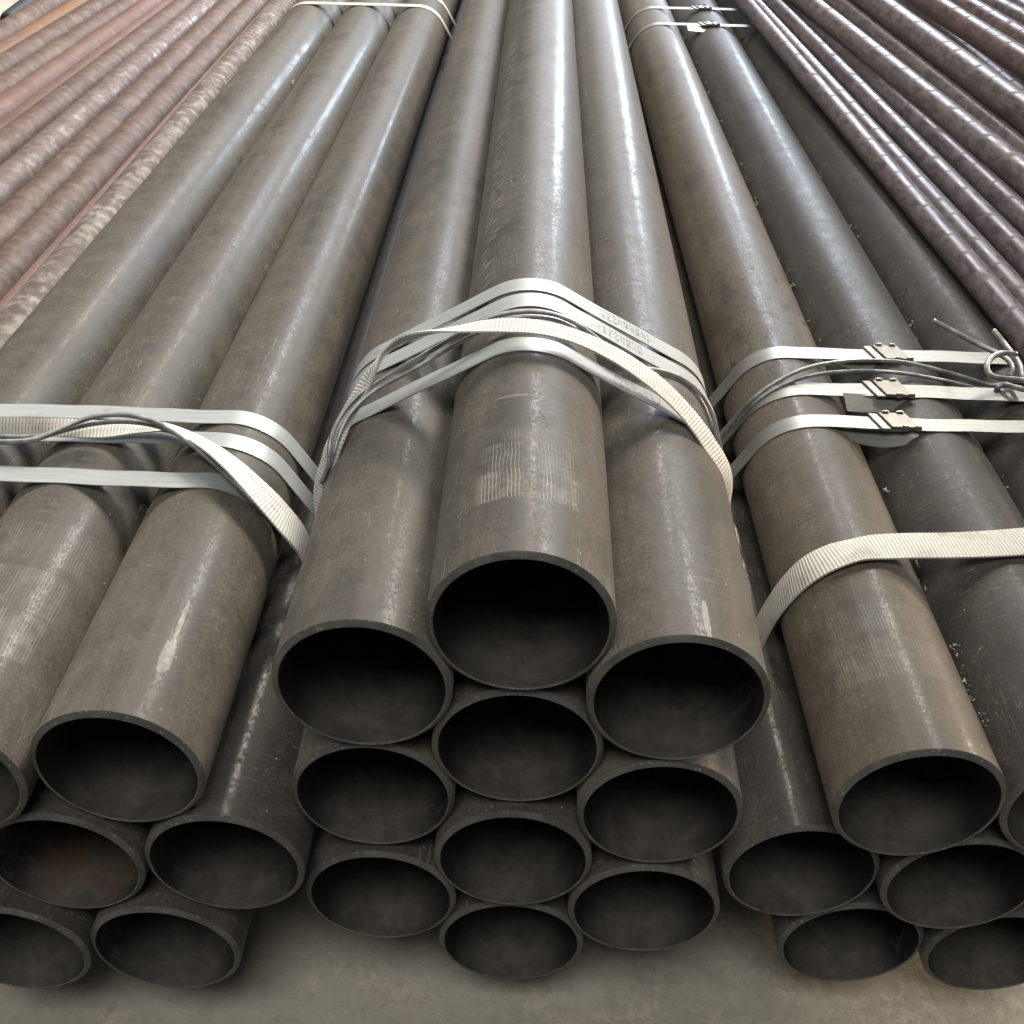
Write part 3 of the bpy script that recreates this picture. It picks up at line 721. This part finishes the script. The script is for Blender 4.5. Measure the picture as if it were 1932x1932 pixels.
# ------------------------------------------------------------------ webbing and wires
def outside(P, C, yaw, clear):
    P = np.array(P, float)
    for i in range(len(P)):
        for _ in range(3):
            for (x, z) in shift(C, yaw, P[i][1]):
                d = np.array([P[i][0]-x, P[i][2]-z]); l = np.hypot(*d)
                if l < RP+clear: d = d/l*(RP+clear); P[i][0] = x+d[0]; P[i][2] = z+d[1]
    return P
def twist_normals(P, base, tw):
    T = unit(np.gradient(P, axis=0)); nn = unit(base-T*np.sum(base*T, -1, keepdims=True)); B = np.cross(nn, T)
    a = np.radians(np.array(tw))[:, None]; return nn*np.cos(a)+B*np.sin(a)
def webbing(name, pts, C, yaw, width, thick, mat, label, group, centre, clear=0.003, rib=0.5):
    """pts: (u, v, z, twist, width factor)"""
    P = [tuple(at(u, v, z))+(tw, wf) for (u, v, z, tw, wf) in pts]
    P = catmull(P, 14); P = resample(P, 0.00105); X = outside(P[:, :3], C, yaw, clear)
    for _ in range(10): X[1:-1] = (X[:-2]+2*X[1:-1]+X[2:])/4
    base = np.stack([X[:, 0]-centre[0], np.zeros(len(X)), X[:, 2]-centre[1]], -1)
    Nn = twist_normals(X, base, P[:, 3])
    o = ribbon(name, X, Nn, width*P[:, 4], thick, mat, rib=rib, across=4)
    props(o, label, 'webbing strap', group); return o
GW = 'white webbing straps'
webbing('webbing_strap', [(604, 1010, -.120, -34, 1), (608, 950, -.085, -34, 1), (614, 900, -.055, -34, 1), (628, 845, -.024, -32, 1), (655, 785, -.004, -26, 1), (690, 722, .022, -14, 1), (716, 682, .046, 2, 1), (738, 656, .066, 26, .95), (768, 637, .080, 38, .9),
  (810, 627, .090, 34, .9), (860, 621, .097, 18, .95), (910, 616, .103, 6, 1), (960, 614, .106, 0, 1), (1010, 617, .106, 0, 1), (1060, 627, .101, 0, 1), (1110, 645, .090, -2, 1), (1160, 670, .074, -5, 1), (1210, 702, .053, -9, 1),
  (1260, 742, .028, -14, 1), (1305, 790, .004, -20, 1), (1338, 838, -.020, -25, 1), (1358, 890, -.048, -25, 1), (1368, 945, -.085, -22, 1), (1370, 1010, -.13, -20, 1)],
  CC, 0, .031, .0030, M_WEB, 'loose twisted white webbing strap draped over the peak pipe, red stitching', GW, (0, -0.10))
webbing('webbing_strap', [(-60, 812, -.098, -50, .8), (0, 806, -.092, -50, .75), (70, 806, -.090, -45, .7), (140, 808, -.090, -30, .75), (200, 810, -.094, -15, .8), (260, 806, -.092, 0, .85), (310, 808, -.090, 8, .9), (355, 822, -.086, 10, 1.0), (395, 843, -.084, 10, 1.15), (440, 878, -.090, 8, 1.3), (490, 928, -.108, 4, 1.42),
  (535, 978, -.138, 0, 1.42), (570, 1022, -.175, 0, 1.4), (590, 1075, -.225, 0, 1.4)],
  CL, YL, .034, .0030, M_WEB, 'frayed white webbing strap under dark wires by the pinkish tubes, red stitching', GW, (-0.55, -0.33), clear=0.004)
webbing('webbing_strap', [(1400, 1290, -.34, 0, 1), (1420, 1225, -.285, 0, 1), (1445, 1170, -.235, 0, 1), (1480, 1118, -.185, 0, 1), (1525, 1075, -.148, 0, 1), (1580, 1047, -.129, 0, 1), (1640, 1034, -.124, 0, 1), (1710, 1030, -.122, 0, 1), (1790, 1029, -.122, 0, 1), (1870, 1026, -.122, 0, 1), (1960, 1020, -.122, 0, 1), (2100, 1010, -.122, 0, 1), (2300, 1000, -.122, 0, 1)],
  CR, YR, .046, .0032, M_WEB2, 'wide cream ribbed webbing strap across the tan pipe of the buckled bundle', GW, (0.56, -0.33))

def wire(pts, C, yaw, r, label, group, parent=None, name='steel_wire', clear=None):
    P = resample(catmull([at(*p) for p in pts], 10), 0.006)
    if C is not None: P = outside(P, C, yaw, r+0.001 if clear is None else clear)
    for _ in range(4): P[1:-1] = (P[:-2]+2*P[1:-1]+P[2:])/4
    o = tube_mesh(name, P, r, M_WIRE, parent, 10)
    if not parent: props(o, label, 'wire', group)
    return o
GWI = 'binding wires'
wire([(632, 920, -.06), (622, 870, -.03), (622, 835, -.015), (640, 790, 0), (680, 742, .018), (740, 703, .035), (810, 664, .058), (870, 626, .080), (915, 602, .092), (960, 590, .098), (1005, 587, .100), (1050, 594, .098), (1095, 615, .088), (1140, 650, .070), (1190, 690, .048), (1250, 700, .030), (1300, 722, .014), (1335, 760, -.006), (1351, 805, -.028), (1350, 850, -.055), (1352, 900, -.09)],
     CC, 0, .0028, 'grey wire arching over the peak pipe beside the second strap', GWI)
wire([(640, 915, -.06), (631, 865, -.028), (640, 820, -.008), (665, 775, .008), (710, 735, .024), (780, 698, .044), (850, 655, .066), (905, 625, .082), (950, 603, .09), (1000, 597, .093), (1050, 603, .09), (1090, 622, .083), (1130, 655, .068), (1190, 698, .044), (1245, 705, .028), (1290, 722, .012), (1325, 760, -.010), (1341, 805, -.032), (1342, 850, -.06), (1346, 900, -.09)],
     CC, 0, .0026, 'thinner grey wire hugging the peak pipe under the arching wire', GWI)
wire([(-60, 832, -.085), (0, 834, -.083), (60, 831, -.080), (110, 812, -.074), (155, 792, -.068), (205, 782, -.064), (255, 785, -.064), (305, 802, -.068), (350, 830, -.076), (395, 866, -.090), (440, 908, -.102), (490, 960, -.125), (525, 990, -.15)],
     CL, YL, .0034, 'dark grey wire bowed up over the webbing by the pinkish tubes', GWI)
wire([(-60, 822, -.089), (0, 824, -.088), (70, 824, -.086), (120, 812, -.082), (170, 800, -.078), (230, 795, -.076), (290, 802, -.078), (340, 822, -.083), (385, 856, -.093), (435, 906, -.106), (486, 960, -.13), (520, 990, -.155)],
     CL, YL, .0032, 'second dark grey wire lying lower behind the bowed one by the pinkish tubes', GWI)
wire([(1340, 920, -.30), (1352, 860, -.25), (1367, 820, -.21), (1395, 780, -.172), (1430, 744, -.142), (1480, 712, -.122), (1530, 692, -.110), (1590, 682, -.106), (1650, 680, -.106), (1710, 684, -.112), (1770, 698, -.118), (1820, 712, -.128), (1875, 730, -.140), (1950, 750, -.15)],
     CR, YR, .0030, 'grey wire bowed between the two farther buckled straps', GWI)
wire([(1346, 920, -.30), (1360, 862, -.25), (1380, 815, -.205), (1410, 775, -.165), (1450, 742, -.139), (1510, 714, -.122), (1570, 703, -.118), (1640, 700, -.118), (1700, 704, -.120), (1750, 712, -.124), (1800, 722, -.127), (1860, 738, -.142)],
     CR, YR, .0028, 'straighter grey wire just behind the stub-tailed buckled strap', GWI)
# knotted wire end by the ringed tubes
kn = empty('knotted_wire', at(1900, 700, -.12)); props(kn, 'knotted thick wire with two cut ends beside the dull ringed tube', 'wire')
def kwire(pts, r=.0040):
    P = resample(catmull([at(*p)-np.array(kn.location) for p in pts], 10), 0.004)
    for _ in range(2): P[1:-1] = (P[:-2]+2*P[1:-1]+P[2:])/4
    tube_mesh('wire_strand', P, r, M_WIRE, kn, 12)
kwire([(1760, 605, -.075), (1800, 626, -.085), (1845, 650, -.097), (1885, 668, -.103), (1905, 682, -.103), (1912, 700, -.106), (1906, 712, -.112)])
kwire([(1874, 623, -.085), (1894, 647, -.095), (1911, 668, -.097), (1924, 688, -.098), (1930, 715, -.105)])
kwire([(1918, 668, -.085), (1890, 666, -.082), (1870, 676, -.083), (1861, 693, -.087), (1868, 708, -.093), (1890, 714, -.098), (1920, 716, -.10), (1960, 722, -.10)])
kwire([(1960, 742, -.112), (1932, 735, -.112), (1905, 728, -.115), (1893, 724, -.119), (1880, 735, -.125)])

# ------------------------------------------------------------------ lint and grit caught on the pipes
M_LINT = plain('dust_lint', (0.30, 0.29, 0.26), 0.95)
def lint():
    V = []; F = []; rnd = random.Random(3)
    def clump(p, s, n):
        for _ in range(n):
            c = [p[i]+rnd.gauss(0, s*(0.6, 1.4, 0.4)[i]) for i in range(3)]; q = s*rnd.uniform(.25, .7); b = len(V)
            for _k in range(4): V.append([c[i]+rnd.uniform(-q, q) for i in range(3)])
            F.extend([(b, b+1, b+2), (b, b+2, b+3), (b, b+3, b+1), (b+1, b+3, b+2)])
    def valley(x0, z0, x1, z1, yaw, n, ylo, yhi):
        for _ in range(n):
            y = rnd.uniform(ylo, yhi); mx = (x0+x1)/2+y*math.tan(yaw); mz = max(z0, z1)
            side = rnd.choice((-1, 1)); a = rnd.uniform(20, 60)
            zz = (z0+z1)/2+0.020+rnd.uniform(0, .02)
            clump((mx+rnd.uniform(-.004, .004), y, zz), rnd.uniform(.0025, .0055), rnd.randint(5, 12))
    valley(LT[0][0], LT[0][1], LT[1][0], LT[1][1], YL, 16, .2, 3); valley(LT[1][0], LT[1][1], LT[2][0], LT[2][1], YL, 14, .5, 3)
    valley(RT_[0][0], RT_[0][1], RT_[1][0], RT_[1][1], YR, 46, .1, 3); valley(RT_[1][0], RT_[1][1], RT_[2][0], RT_[2][1], YR, 20, .4, 3)
    for _ in range(16):
        y = rnd.uniform(.15, 2.2); a = R_(rnd.uniform(50, 62)); clump((-.145+math.sin(a)*RP, y, -.0843+math.cos(a)*RP), .004, 8)
    tops = [(x, z, 0) for (x, z) in CC[:3]]+[(x, z, YL) for (x, z) in LT]+[(x, z, YR) for (x, z) in RT_]
    for _ in range(90):
        x, z, yw = rnd.choice(tops); y = rnd.uniform(.05, 2.6); a = R_(rnd.uniform(-55, 55)); r = RP+.0004
        clump((x+y*math.tan(yw)+math.sin(a)*r, y, z+math.cos(a)*r), rnd.uniform(.0006, .0016), rnd.randint(1, 3))
    for _ in range(70):
        clump((rnd.uniform(-.6, .75), rnd.uniform(-.10, .35), FLOOR+.001), rnd.uniform(.0006, .0022), rnd.randint(1, 3))
    o = mesh_obj('lint_and_grit', V, F, M_LINT, smooth=False)
    props(o, 'pale lint and grit caught in the grooves between the pipes', 'lint', kind='stuff')
lint()
